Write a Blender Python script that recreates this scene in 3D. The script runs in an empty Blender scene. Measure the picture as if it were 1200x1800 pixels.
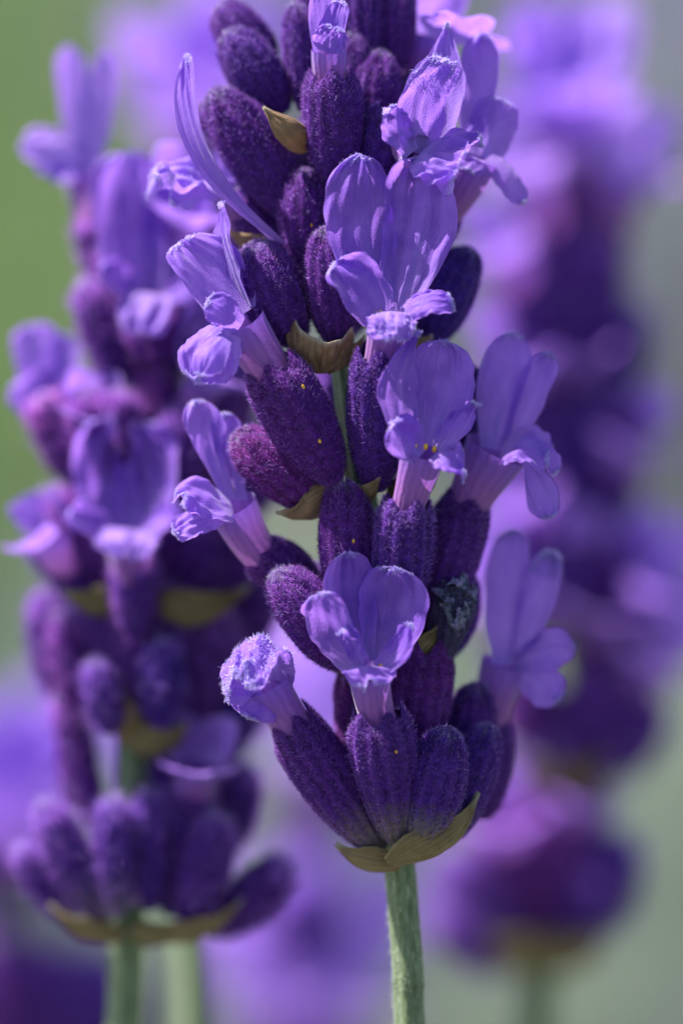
import bpy, math, random
import numpy as np
from mathutils import Matrix, Vector, noise

# ------------------------------------------------------------------ camera, sky, sun, exposure
sc = bpy.context.scene
col = sc.collection
S = 0.050 / 1800            # metres per photograph pixel in the plane of focus
D = 0.200                   # camera to focus plane
H = 0.42                    # height of the middle of the spike over the ground
PITCH = math.radians(12)
C2W = Matrix.Translation((0, 0, H)) @ Matrix.Rotation(-PITCH, 4, 'X')
W2C = C2W.inverted()

cd = bpy.data.cameras.new('camera')
cam = bpy.data.objects.new('camera', cd)
col.objects.link(cam)
cd.sensor_fit = 'VERTICAL'
cd.sensor_height = 36
cd.lens = 36 * D / 0.050
cd.clip_start = 0.005
cd.clip_end = 300
cam.matrix_world = C2W @ Matrix.Translation((0, -D, 0)) @ Matrix.Rotation(math.radians(90), 4, 'X')
cd.dof.use_dof = True
cd.dof.focus_distance = D - 125 * S
cd.dof.aperture_fstop = (cd.lens / 1000) / 0.0125
cd.dof.aperture_blades = 0
sc.camera = cam

SUN_DIR = Vector((-0.52, 0.14, 0.84)).normalized()     # towards the sun
w = bpy.data.worlds.new('World'); sc.world = w
w.use_nodes = True
nt = w.node_tree
sky = nt.nodes.new('ShaderNodeTexSky'); sky.sky_type = 'NISHITA'; sky.sun_disc = False
sky.sun_elevation = math.asin(SUN_DIR.z)
sky.sun_rotation = math.atan2(SUN_DIR.x, SUN_DIR.y)
bg = nt.nodes['Background']; bg.inputs[1].default_value = 0.085
nt.links.new(sky.outputs[0], bg.inputs[0])
sl = bpy.data.lights.new('sun', 'SUN'); sl.energy = 5.0; sl.angle = math.radians(0.5); sl.color = (1, .965, .91)
sun = bpy.data.objects.new('sun', sl); col.objects.link(sun)
sun.rotation_euler = SUN_DIR.to_track_quat('Z', 'Y').to_euler()
sun.location = (0, 0, 3)
sc.view_settings.view_transform = 'Standard'
sc.view_settings.look = 'None'
sc.view_settings.exposure = 1.42
sc.render.engine = 'CYCLES'
sc.cycles.use_denoising = True
sc.cycles.max_bounces = 8
sc.cycles.diffuse_bounces = 4
sc.cycles.transmission_bounces = 6
sc.cycles.use_adaptive_sampling = False

rng = np.random.default_rng(7)
random.seed(7)

# ------------------------------------------------------------------ materials
def new_mat(name):
    m = bpy.data.materials.new(name); m.use_nodes = True
    n = m.node_tree.nodes; n.clear()
    return m, n, m.node_tree.links

def N(nodes, typ, **kw):
    x = nodes.new(typ)
    for k, v in kw.items():
        setattr(x, k, v)
    return x

def ramp(nodes, stops, interp='LINEAR'):
    r = nodes.new('ShaderNodeValToRGB'); e = r.color_ramp.elements
    r.color_ramp.interpolation = interp
    while len(e) > len(stops):
        e.remove(e[-1])
    while len(e) < len(stops):
        e.new(0.5)
    for el, (p, c) in zip(e, stops):
        el.position = p; el.color = (*c, 1)
    return r

def mixc(nodes, links, fac, a, b, typ='MIX'):
    m = nodes.new('ShaderNodeMix'); m.data_type = 'RGBA'; m.blend_type = typ
    for sock, v in ((m.inputs[0], fac), (m.inputs[6], a), (m.inputs[7], b)):
        if isinstance(v, (int, float)):
            sock.default_value = v
        elif isinstance(v, tuple):
            sock.default_value = (*v, 1)
        else:
            links.new(v, sock)
    return m.outputs[2]

def math_n(nodes, links, op, a, b=0.0, clamp=False):
    m = nodes.new('ShaderNodeMath'); m.operation = op; m.use_clamp = clamp
    for i, v in enumerate((a, b)):
        if isinstance(v, (int, float)):
            m.inputs[i].default_value = v
        else:
            links.new(v, m.inputs[i])
    return m.outputs[0]

def attr_obj(nodes, name):
    a = nodes.new('ShaderNodeAttribute'); a.attribute_type = 'OBJECT'; a.attribute_name = name
    return a.outputs['Fac']

def noise_n(nodes, links, vec, scale, detail=3, rough=.55, dist=0.0):
    n = nodes.new('ShaderNodeTexNoise'); n.inputs['Scale'].default_value = scale
    n.inputs['Detail'].default_value = detail; n.inputs['Roughness'].default_value = rough
    n.inputs['Distortion'].default_value = dist
    links.new(vec, n.inputs['Vector'])
    return n.outputs['Fac']

MM = 1000.0      # texture scales are written per millimetre

def sheet_shader(n, l, color, trans, transcol, bump=None, rough=.55, sheen=.25, spec=.3):
    p = n.new('ShaderNodeBsdfPrincipled')
    p.inputs['Roughness'].default_value = rough
    p.inputs['Specular IOR Level'].default_value = spec
    p.inputs['Sheen Weight'].default_value = sheen
    p.inputs['Sheen Roughness'].default_value = .4
    l.new(color, p.inputs['Base Color'])
    t = n.new('ShaderNodeBsdfTranslucent')
    l.new(transcol, t.inputs['Color'])
    if bump is not None:
        l.new(bump, p.inputs['Normal']); l.new(bump, t.inputs['Normal'])
    mx = n.new('ShaderNodeMixShader'); mx.inputs[0].default_value = trans
    l.new(p.outputs[0], mx.inputs[1]); l.new(t.outputs[0], mx.inputs[2])
    o = n.new('ShaderNodeOutputMaterial')
    l.new(mx.outputs[0], o.inputs[0])
    return p

def petal_material():
    m, n, l = new_mat('violet_petal')
    tc = N(n, 'ShaderNodeTexCoord')
    uv = tc.outputs['UV']; ob = tc.outputs['Object']
    sep = N(n, 'ShaderNodeSeparateXYZ'); l.new(uv, sep.inputs[0])
    u, v = sep.outputs[0], sep.outputs[1]
    tone = attr_obj(n, 'tone')
    big = noise_n(n, l, ob, .9 * MM, 3)
    base = ramp(n, [(.3, (.180, .058, .495)), (.52, (.245, .088, .570)), (.75, (.330, .145, .660))])
    l.new(big, base.inputs[0])
    pink = mixc(n, l, math_n(n, l, 'MULTIPLY', tone, .6, True), base.outputs[0], (.50, .29, .82))  # high tone also paints the backlit lilac of blurred flowers into the colour
    # veins: stripes running outward along v, forked by a distorted u
    wob = noise_n(n, l, ob, 1.3 * MM, 2)
    uu = math_n(n, l, 'ADD', u, math_n(n, l, 'MULTIPLY', math_n(n, l, 'SUBTRACT', wob, .5), .16))
    s = math_n(n, l, 'SINE', math_n(n, l, 'MULTIPLY', uu, 120.0))
    s = math_n(n, l, 'POWER', math_n(n, l, 'MULTIPLY', math_n(n, l, 'ADD', s, 1.0), .5), 6.0)
    fade = math_n(n, l, 'SUBTRACT', 1.0, math_n(n, l, 'MULTIPLY', v, .75), True)
    vein = math_n(n, l, 'MULTIPLY', s, fade)
    c = mixc(n, l, math_n(n, l, 'MULTIPLY', vein, .38), pink, (.10, .035, .42))
    # pale throat and thin pale margin; the rim's highlight is painted in with it
    thr = ramp(n, [(0, (1, 1, 1)), (.16, (.35, .35, .35)), (.38, (0, 0, 0))]); l.new(v, thr.inputs[0])
    c = mixc(n, l, math_n(n, l, 'MULTIPLY', thr.outputs[0], .65), c, (.44, .27, .64))
    edg = ramp(n, [(.94, (0, 0, 0)), (1.0, (1, 1, 1))]); l.new(v, edg.inputs[0])
    c = mixc(n, l, math_n(n, l, 'MULTIPLY', edg.outputs[0], .75), c, (.60, .46, .92))
    mid = ramp(n, [(.0, (1, 1, 1)), (.09, (.25, .25, .25)), (.16, (0, 0, 0))]); l.new(math_n(n, l, 'ABSOLUTE', math_n(n, l, 'SUBTRACT', uu, .58)), mid.inputs[0])
    ms = math_n(n, l, 'MULTIPLY', mid.outputs[0], math_n(n, l, 'SUBTRACT', 1.0, math_n(n, l, 'MULTIPLY', v, 1.3), True))
    c = mixc(n, l, math_n(n, l, 'MULTIPLY', ms, .5), c, (.42, .27, .78))
    # velvet sparkle painted into the colour as tiny pale cells
    fine = N(n, 'ShaderNodeTexVoronoi'); fine.inputs['Scale'].default_value = 16 * MM
    l.new(ob, fine.inputs['Vector'])
    sp = ramp(n, [(.0, (1, 1, 1)), (.32, (0, 0, 0))]); l.new(fine.outputs['Distance'], sp.inputs[0])
    c = mixc(n, l, math_n(n, l, 'MULTIPLY', sp.outputs[0], .16), c, (.55, .42, .90))
    tcx = mixc(n, l, .6, c, (.52, .24, .97))
    h = math_n(n, l, 'ADD', math_n(n, l, 'MULTIPLY', vein, -.7), math_n(n, l, 'MULTIPLY', noise_n(n, l, ob, 7 * MM, 4), .9))
    h = math_n(n, l, 'ADD', h, math_n(n, l, 'MULTIPLY', fine.outputs['Distance'], -.5))
    b = N(n, 'ShaderNodeBump'); b.inputs['Strength'].default_value = .55; b.inputs['Distance'].default_value = .00005
    l.new(h, b.inputs['Height'])
    sheet_shader(n, l, c, .46, tcx, b.outputs[0], .5, .35, .3)
    return m

def tube_material():
    m, n, l = new_mat('lilac_tube')
    tc = N(n, 'ShaderNodeTexCoord'); ob = tc.outputs['Object']
    sep = N(n, 'ShaderNodeSeparateXYZ'); l.new(tc.outputs['UV'], sep.inputs[0])
    u, v = sep.outputs[0], sep.outputs[1]
    r = ramp(n, [(0, (.33, .10, .31)), (.6, (.30, .095, .40)), (1, (.22, .085, .56))]); l.new(v, r.inputs[0])
    wob = noise_n(n, l, ob, 1.5 * MM, 2)
    uu = math_n(n, l, 'ADD', u, math_n(n, l, 'MULTIPLY', wob, .05))
    s = math_n(n, l, 'SINE', math_n(n, l, 'MULTIPLY', uu, 6.2832 * 16))
    s = math_n(n, l, 'MULTIPLY', math_n(n, l, 'ADD', s, 1.0), .5)
    c = mixc(n, l, math_n(n, l, 'MULTIPLY', s, .38), r.outputs[0], (.17, .04, .30))
    c = mixc(n, l, math_n(n, l, 'MULTIPLY', noise_n(n, l, ob, 9 * MM, 3), .25), c, (.42, .20, .55))
    h = math_n(n, l, 'ADD', s, noise_n(n, l, ob, 8 * MM, 3))
    b = N(n, 'ShaderNodeBump'); b.inputs['Strength'].default_value = .5; b.inputs['Distance'].default_value = .00006
    l.new(h, b.inputs['Height'])
    sheet_shader(n, l, c, .32, c, b.outputs[0], .5, .4, .3)
    return m

def calyx_material():
    m, n, l = new_mat('velvet_calyx')
    tc = N(n, 'ShaderNodeTexCoord'); ob = tc.outputs['Object']
    sep = N(n, 'ShaderNodeSeparateXYZ'); l.new(tc.outputs['UV'], sep.inputs[0])
    u, v = sep.outputs[0], sep.outputs[1]
    tone = attr_obj(n, 'tone')       # 0 blue violet .. 1 magenta
    grey = attr_obj(n, 'grey')       # withered
    a = mixc(n, l, tone, (.032, .009, .165), (.095, .008, .135))
    mot = noise_n(n, l, ob, 3.2 * MM, 4, .6)
    mr = ramp(n, [(.35, (.4, .4, .4)), (.65, (1.5, 1.5, 1.5))]); l.new(mot, mr.inputs[0])
    a = mixc(n, l, .7, a, mr.outputs[0], 'MULTIPLY')
    rib = math_n(n, l, 'SINE', math_n(n, l, 'MULTIPLY', u, 6.2832 * 13))
    rib = math_n(n, l, 'MULTIPLY', math_n(n, l, 'ADD', rib, 1.0), .5)
    a = mixc(n, l, math_n(n, l, 'MULTIPLY', rib, .30), a, (.085, .022, .18))
    base = ramp(n, [(0, (1, 1, 1)), (.10, (.8, .8, .8)), (.34, (0, 0, 0))]); 
    vj = math_n(n, l, 'ADD', v, math_n(n, l, 'MULTIPLY', math_n(n, l, 'SUBTRACT', mot, .5), .25))
    l.new(vj, base.inputs[0])
    gb = attr_obj(n, 'greenbase')
    a = mixc(n, l, math_n(n, l, 'MULTIPLY', base.outputs[0], gb, True), a, (.20, .17, .09))
    a = mixc(n, l, grey, a, (.035, .035, .065))
    h = math_n(n, l, 'ADD', math_n(n, l, 'MULTIPLY', rib, .6), noise_n(n, l, ob, 12 * MM, 4, .6))
    b = N(n, 'ShaderNodeBump'); b.inputs['Strength'].default_value = .8; b.inputs['Distance'].default_value = .00008
    l.new(h, b.inputs['Height'])
    p = N(n, 'ShaderNodeBsdfPrincipled'); p.inputs['Roughness'].default_value = .75
    p.inputs['Specular IOR Level'].default_value = .2
    p.inputs['Sheen Weight'].default_value = .5
    p.inputs['Sheen Roughness'].default_value = .3
    p.inputs['Sheen Tint'].default_value = (.60, .22, .95, 1)
    l.new(a, p.inputs['Base Color']); l.new(b.outputs[0], p.inputs['Normal'])
    o = N(n, 'ShaderNodeOutputMaterial'); l.new(p.outputs[0], o.inputs[0])
    return m

def fuzz_material():
    m, n, l = new_mat('downy_hair')
    a = N(n, 'ShaderNodeAttribute'); a.attribute_name = 'tint'
    d = N(n, 'ShaderNodeBsdfDiffuse'); t = N(n, 'ShaderNodeBsdfTranslucent')
    l.new(a.outputs['Color'], d.inputs[0]); l.new(a.outputs['Color'], t.inputs[0])
    mx = N(n, 'ShaderNodeMixShader'); mx.inputs[0].default_value = .65
    l.new(d.outputs[0], mx.inputs[1]); l.new(t.outputs[0], mx.inputs[2])
    o = N(n, 'ShaderNodeOutputMaterial'); l.new(mx.outputs[0], o.inputs[0])
    return m

def bract_material():
    m, n, l = new_mat('dry_bract')
    tc = N(n, 'ShaderNodeTexCoord'); ob = tc.outputs['Object']
    sep = N(n, 'ShaderNodeSeparateXYZ'); l.new(tc.outputs['UV'], sep.inputs[0])
    u, v = sep.outputs[0], sep.outputs[1]
    dry = attr_obj(n, 'dry')
    g = mixc(n, l, noise_n(n, l, ob, 1.6 * MM, 3), (.13, .13, .045), (.25, .22, .085))
    br = mixc(n, l, noise_n(n, l, ob, 1.6 * MM, 3), (.27, .15, .085), (.42, .25, .14))
    c = mixc(n, l, dry, g, br)
    s = math_n(n, l, 'SINE', math_n(n, l, 'MULTIPLY', math_n(n, l, 'ADD', u, math_n(n, l, 'MULTIPLY', noise_n(n, l, ob, 2 * MM, 2), .06)), 80.0))
    s = math_n(n, l, 'POWER', math_n(n, l, 'MULTIPLY', math_n(n, l, 'ADD', s, 1.0), .5), 5.0)
    c = mixc(n, l, math_n(n, l, 'MULTIPLY', s, .25), c, (.10, .075, .03))
    st = ramp(n, [(.42, (0, 0, 0)), (.62, (1, 1, 1))]); l.new(noise_n(n, l, ob, .7 * MM, 5, .65), st.inputs[0])
    c = mixc(n, l, math_n(n, l, 'MULTIPLY', st.outputs[0], .4), c, (.13, .07, .04))
    e = ramp(n, [(.86, (0, 0, 0)), (1, (1, 1, 1))]); l.new(v, e.inputs[0])
    c = mixc(n, l, math_n(n, l, 'MULTIPLY', e.outputs[0], .75), c, (.55, .48, .36))
    h = math_n(n, l, 'ADD', s, noise_n(n, l, ob, 10 * MM, 3))
    b = N(n, 'ShaderNodeBump'); b.inputs['Strength'].default_value = .6; b.inputs['Distance'].default_value = .00006
    l.new(h, b.inputs['Height'])
    sheet_shader(n, l, c, .35, c, b.outputs[0], .55, .2, .3)
    return m

def stem_material():
    m, n, l = new_mat('green_stem')
    tc = N(n, 'ShaderNodeTexCoord'); ob = tc.outputs['Object']
    sep = N(n, 'ShaderNodeSeparateXYZ'); l.new(tc.outputs['UV'], sep.inputs[0])
    u = sep.outputs[0]
    mp = N(n, 'ShaderNodeMapping'); mp.inputs['Scale'].default_value = (1, 1, .12); l.new(ob, mp.inputs[0])
    f = noise_n(n, l, mp.outputs[0], 9 * MM, 4, .65)
    c = ramp(n, [(.34, (.035, .062, .020)), (.5, (.075, .115, .038)), (.60, (.12, .17, .07)), (.70, (.45, .50, .38))]); l.new(f, c.inputs[0])
    rib = math_n(n, l, 'SINE', math_n(n, l, 'MULTIPLY', u, 6.2832 * 8))
    rib = math_n(n, l, 'MULTIPLY', math_n(n, l, 'ADD', rib, 1.0), .5)
    cc = mixc(n, l, math_n(n, l, 'MULTIPLY', rib, .22), c.outputs[0], (.26, .31, .18))
    b = N(n, 'ShaderNodeBump'); b.inputs['Strength'].default_value = .7; b.inputs['Distance'].default_value = .00008
    l.new(math_n(n, l, 'ADD', f, rib), b.inputs['Height'])
    p = N(n, 'ShaderNodeBsdfPrincipled'); p.inputs['Roughness'].default_value = .6
    p.inputs['Sheen Weight'].default_value = .2
    l.new(cc, p.inputs['Base Color']); l.new(b.outputs[0], p.inputs['Normal'])
    o = N(n, 'ShaderNodeOutputMaterial'); l.new(p.outputs[0], o.inputs[0])
    return m

def simple_material(name, c1, c2, scale, rough=.7, trans=0.0):
    m, n, l = new_mat(name)
    tc = N(n, 'ShaderNodeTexCoord')
    f = noise_n(n, l, tc.outputs['Object'], scale, 4)
    r = ramp(n, [(.35, c1), (.65, c2)]); l.new(f, r.inputs[0])
    if trans:
        sheet_shader(n, l, r.outputs[0], trans, r.outputs[0], None, rough, .1, .3)
    else:
        p = N(n, 'ShaderNodeBsdfPrincipled'); p.inputs['Roughness'].default_value = rough
        l.new(r.outputs[0], p.inputs['Base Color'])
        o = N(n, 'ShaderNodeOutputMaterial'); l.new(p.outputs[0], o.inputs[0])
    return m

PETAL = petal_material(); TUBE = tube_material(); CALYX = calyx_material(); FUZZ = fuzz_material()
BRACT = bract_material(); STEM = stem_material()
POLLEN = simple_material('pollen', (.62, .30, .02), (.75, .42, .04), 20 * MM)
WITHER = simple_material('withered_petal', (.030, .032, .060), (.19, .19, .28), 3.5 * MM, .7, .15)
GROUND = simple_material('dry_soil', (.075, .085, .055), (.13, .14, .10), 6)
GRASSM = simple_material('grass_blade', (.14, .21, .08), (.21, .29, .12), 30, .5, .45)
LEAFM = simple_material('lavender_leaf', (.20, .25, .18), (.28, .33, .25), 30, .6, .25)
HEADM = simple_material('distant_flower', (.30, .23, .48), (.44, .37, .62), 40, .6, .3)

# ------------------------------------------------------------------ mesh helpers
def fac(d):
    return 1 + d * S / D

def P(x, y, d=0.0):
    """photograph pixel and depth (pixels) -> camera-frame metres"""
    f = fac(d)
    return np.array([(x - 600) * S * f, d * S, (900 - y) * S * f])

def grid_mesh(name, V, closed_u=False, uv=None, mat=None):
    """V: (nv, nu, 3) rows along v"""
    nv, nu = V.shape[:2]
    verts = V.reshape(-1, 3)
    cols = nu if closed_u else nu - 1
    j, i = np.meshgrid(np.arange(nv - 1), np.arange(cols), indexing='ij')
    i2 = (i + 1) % nu
    F = np.stack([j * nu + i, j * nu + i2, (j + 1) * nu + i2, (j + 1) * nu + i], -1).reshape(-1, 4)
    me = bpy.data.meshes.new(name)
    me.vertices.add(len(verts)); me.vertices.foreach_set('co', verts.astype(np.float32).ravel())
    me.loops.add(F.size); me.loops.foreach_set('vertex_index', F.ravel().astype(np.int32))
    me.polygons.add(len(F)); me.polygons.foreach_set('loop_start', np.arange(0, F.size, 4, dtype=np.int32))
    me.polygons.foreach_set('loop_total', np.full(len(F), 4, np.int32))
    me.polygons.foreach_set('use_smooth', np.ones(len(F), bool))
    ul = me.uv_layers.new(name='UVMap')
    uu = np.stack([i, i + 1, i + 1, i], -1).reshape(-1) / cols
    vv = np.stack([j, j, j + 1, j + 1], -1).reshape(-1) / (nv - 1)
    ul.data.foreach_set('uv', np.stack([uu, vv], -1).astype(np.float32).ravel())
    me.update(calc_edges=True)
    if mat: me.materials.append(mat)
    return me

def poly_mesh(name, verts, faces, mat):
    me = bpy.data.meshes.new(name)
    me.from_pydata([tuple(v) for v in verts], [], faces)
    me.polygons.foreach_set('use_smooth', np.ones(len(faces), bool))
    me.materials.append(mat); me.update()
    return me

def hair_mesh(name, roots, dirs, sides, length, width, tint):
    """curved blades: a quad and a triangle each"""
    n = len(roots)
    bendv = rng.normal(0, .35, (n, 3))
    mid = roots + dirs * (length * .55)[:, None]
    d2 = dirs + bendv; d2 /= np.linalg.norm(d2, axis=1)[:, None]
    tip = mid + d2 * (length * .5)[:, None]
    wv = sides * (width * .5)[:, None]
    V = np.stack([roots - wv, roots + wv, mid - wv * .8, mid + wv * .8, tip], 1).reshape(-1, 3)
    b = np.arange(n)[:, None] * 5
    loops = np.concatenate([b + [0, 1, 3, 2], b + [2, 3, 4]], 1)      # 7 loops each
    me = bpy.data.meshes.new(name)
    me.vertices.add(len(V)); me.vertices.foreach_set('co', V.astype(np.float32).ravel())
    me.loops.add(loops.size); me.loops.foreach_set('vertex_index', loops.ravel().astype(np.int32))
    me.polygons.add(2 * n)
    st = (np.arange(n)[:, None] * 7 + [0, 4]).ravel()
    me.polygons.foreach_set('loop_start', st.astype(np.int32))
    me.polygons.foreach_set('loop_total', np.tile([4, 3], n).astype(np.int32))
    at = me.attributes.new('tint', 'FLOAT_COLOR', 'POINT')
    c = np.repeat(np.concatenate([tint, np.ones((n, 1))], 1), 5, 0)
    at.data.foreach_set('color', c.astype(np.float32).ravel())
    me.materials.append(FUZZ)
    me.update(calc_edges=True)
    return me

def add(name, me, parent, mat_world=None, local=None, **props):
    o = bpy.data.objects.new(name, me); col.objects.link(o)
    o.parent = parent
    if local is not None:
        o.matrix_basis = local
    elif mat_world is not None:
        o.matrix_basis = parent.matrix_basis.inverted() @ mat_world      # parents here sit at top level
    for k, v in props.items():
        o[k] = v
    return o

def frame(z, hint):
    z = np.asarray(z, float); z = z / np.linalg.norm(z)
    y = np.asarray(hint, float); y = y - z * (y @ z)
    if np.linalg.norm(y) < 1e-6:
        y = np.array([0, -1, .1]); y = y - z * (y @ z)
    y = y / np.linalg.norm(y)
    x = np.cross(y, z)
    return np.stack([x, y, z], 1)        # columns

def mat4(R, t):
    M = np.eye(4); M[:3, :3] = R; M[:3, 3] = t
    return M

def wob_fn(seed, n=5, k=4.0):
    r = np.random.default_rng(seed)
    K = r.normal(0, k, (n, 2)); ph = r.uniform(0, 6.28, n); a = r.uniform(.4, 1, n)
    a /= a.sum()
    return lambda u, v: sum(a[i] * np.sin(K[i, 0] * u + K[i, 1] * v + ph[i]) for i in range(n))

# ------------------------------------------------------------------ calyx
def calyx_fn(L, R, seed, opened, bend, ribs=.045, lump=.09):
    wf = wob_fn(seed, 6, 2.2)
    kt = np.array([0, .04, .12, .25, .4, .55, .7, .82, .9, .96, 1.0])
    kr = np.array([.28, .42, .60, .80, .92, .985, 1., .97, .90, .80, .70]) if opened else \
         np.array([.28, .42, .62, .84, .96, 1., .95, .82, .63, .40, .06])
    tt = np.linspace(0, 1, 101); rr = np.interp(tt, kt, kr)
    k = np.hanning(9); k /= k.sum()
    if opened:
        rr = np.convolve(np.pad(rr, 4, 'edge'), k, 'valid')
    else:
        r2 = np.convolve(np.pad(rr, 4, 'edge'), k, 'valid'); w_ = np.clip((1 - tt) / .1, 0, 1); rr = r2 * w_ + rr * (1 - w_)
    r = np.random.default_rng(seed)
    bx, by = r.normal(0, .5, 2) * bend
    flat = r.uniform(.88, 1.0)
    ph = r.uniform(0, 6.28)
    def f(t, th):
        rad = R * np.interp(t, tt, rr)
        rad = rad * (1 + ribs * np.cos(13 * th + ph) * np.sin(np.pi * np.clip(t, 0, 1)) ** .5) * (1 + lump * wf(np.cos(th) * 1.5 + 2 * t, np.sin(th) * 1.5))
        z = L * t
        if opened:      # teeth on the rim, one broad lobe on the dorsal side
            rim = np.clip((t - .86) / .14, 0, 1)
            z = z + rim * (.05 * L * np.cos(5 * th + ph) + .06 * L * np.exp(-((np.angle(np.exp(1j * (th - np.pi / 2)))) / .5) ** 2))
        else:
            tip = np.clip((t - .8) / .2, 0, 1)
            rad = rad * (1 + .26 * tip * np.cos(5 * th + ph)); z = z + .035 * L * tip * np.cos(5 * th + ph)
        c = np.sin(np.pi * np.clip(t, 0, 1))
        return np.stack([rad * np.cos(th) + bx * R * c, flat * rad * np.sin(th) + by * R * c, z], -1)
    f.ph = ph
    return f

def make_calyx_mesh(f, nt_=22, nth=52):
    t = np.concatenate([np.linspace(0, .8, nt_ - 8, endpoint=False), np.linspace(.8, 1, 8)])
    th = np.linspace(0, 2 * np.pi, nth, endpoint=False)
    T, TH = np.meshgrid(t, th, indexing='ij')
    return grid_mesh('calyx', f(T, TH), True, None, CALYX)

def make_calyx_fuzz(f, n, L, R, tone, hl=11, hw=1.5, pale=.34, grey=0, greenbase=0, tuft=0.0, glow=1.0):
    t = rng.uniform(.03, .995, n) ** .9; th = rng.uniform(0, 2 * np.pi, n)
    xt = rng.random(n) < .20; t[xt] = rng.uniform(.82, .995, xt.sum())
    e = .01
    p = f(t, th); du = f(t, th + e) - p; dv = f(np.minimum(t + e, 1.0), th) - f(np.minimum(t + e, 1.0) - e, th)
    nn = np.cross(du, dv); nn /= np.linalg.norm(nn, axis=1)[:, None] + 1e-12
    dvn = dv / (np.linalg.norm(dv, axis=1)[:, None] + 1e-12)
    d = nn * rng.uniform(.5, 1., (n, 1)) + dvn * rng.uniform(.0, .9, (n, 1)) + rng.normal(0, .38, (n, 3))
    d /= np.linalg.norm(d, axis=1)[:, None]
    s = np.cross(d, rng.normal(0, 1, (n, 3))); s /= np.linalg.norm(s, axis=1)[:, None]
    ispale = rng.random(n) < (pale * (.40 + 1.4 * np.clip((t - .72) / .28, 0, 1)))
    dark = np.array([.052, .015, .225]) * (1 - tone) + np.array([.160, .016, .200]) * tone
    lt = np.array([.27, .13, .56]) * (1 - tone) + np.array([.50, .14, .56]) * tone
    lt = np.clip(lt * glow, 0, .9)  # brightens the pale hair colour to paint backlit rims on blurred spikes
    if grey: dark = np.array([.07, .07, .12]); lt = np.array([.26, .26, .34])
    c = np.where(ispale[:, None], lt, dark) * rng.uniform(.7, 1.2, (n, 1)) * (.88 + .20 * np.cos(13 * th + f.ph))[:, None]
    tf = (np.clip((t - .92) / .05, 0, 1) * (rng.random(n) < tuft))[:, None]
    c = c * (1 - tf) + np.array([.52, .47, .62]) * tf
    low = np.clip((.22 - t) / .22, 0, 1)[:, None] * greenbase
    c = c * (1 - low) + np.array([.40, .38, .26]) * low
    ln = rng.uniform(.5, 1.25, n) * hl * np.where(ispale, 1.2, .9)
    lng = rng.random(n) < .13; ln = np.where(lng, ln * 1.75, ln); c = np.where(lng[:, None], np.array([.46, .31, .78]) * rng.uniform(.6, 1.15, (n, 1)), c)
    return hair_mesh('fuzz', p * S, d, s, ln * S, rng.uniform(.7, 1.2, n) * np.where(lng, .62, 1.) * hw * S, np.clip(c, 0, 1))

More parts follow.
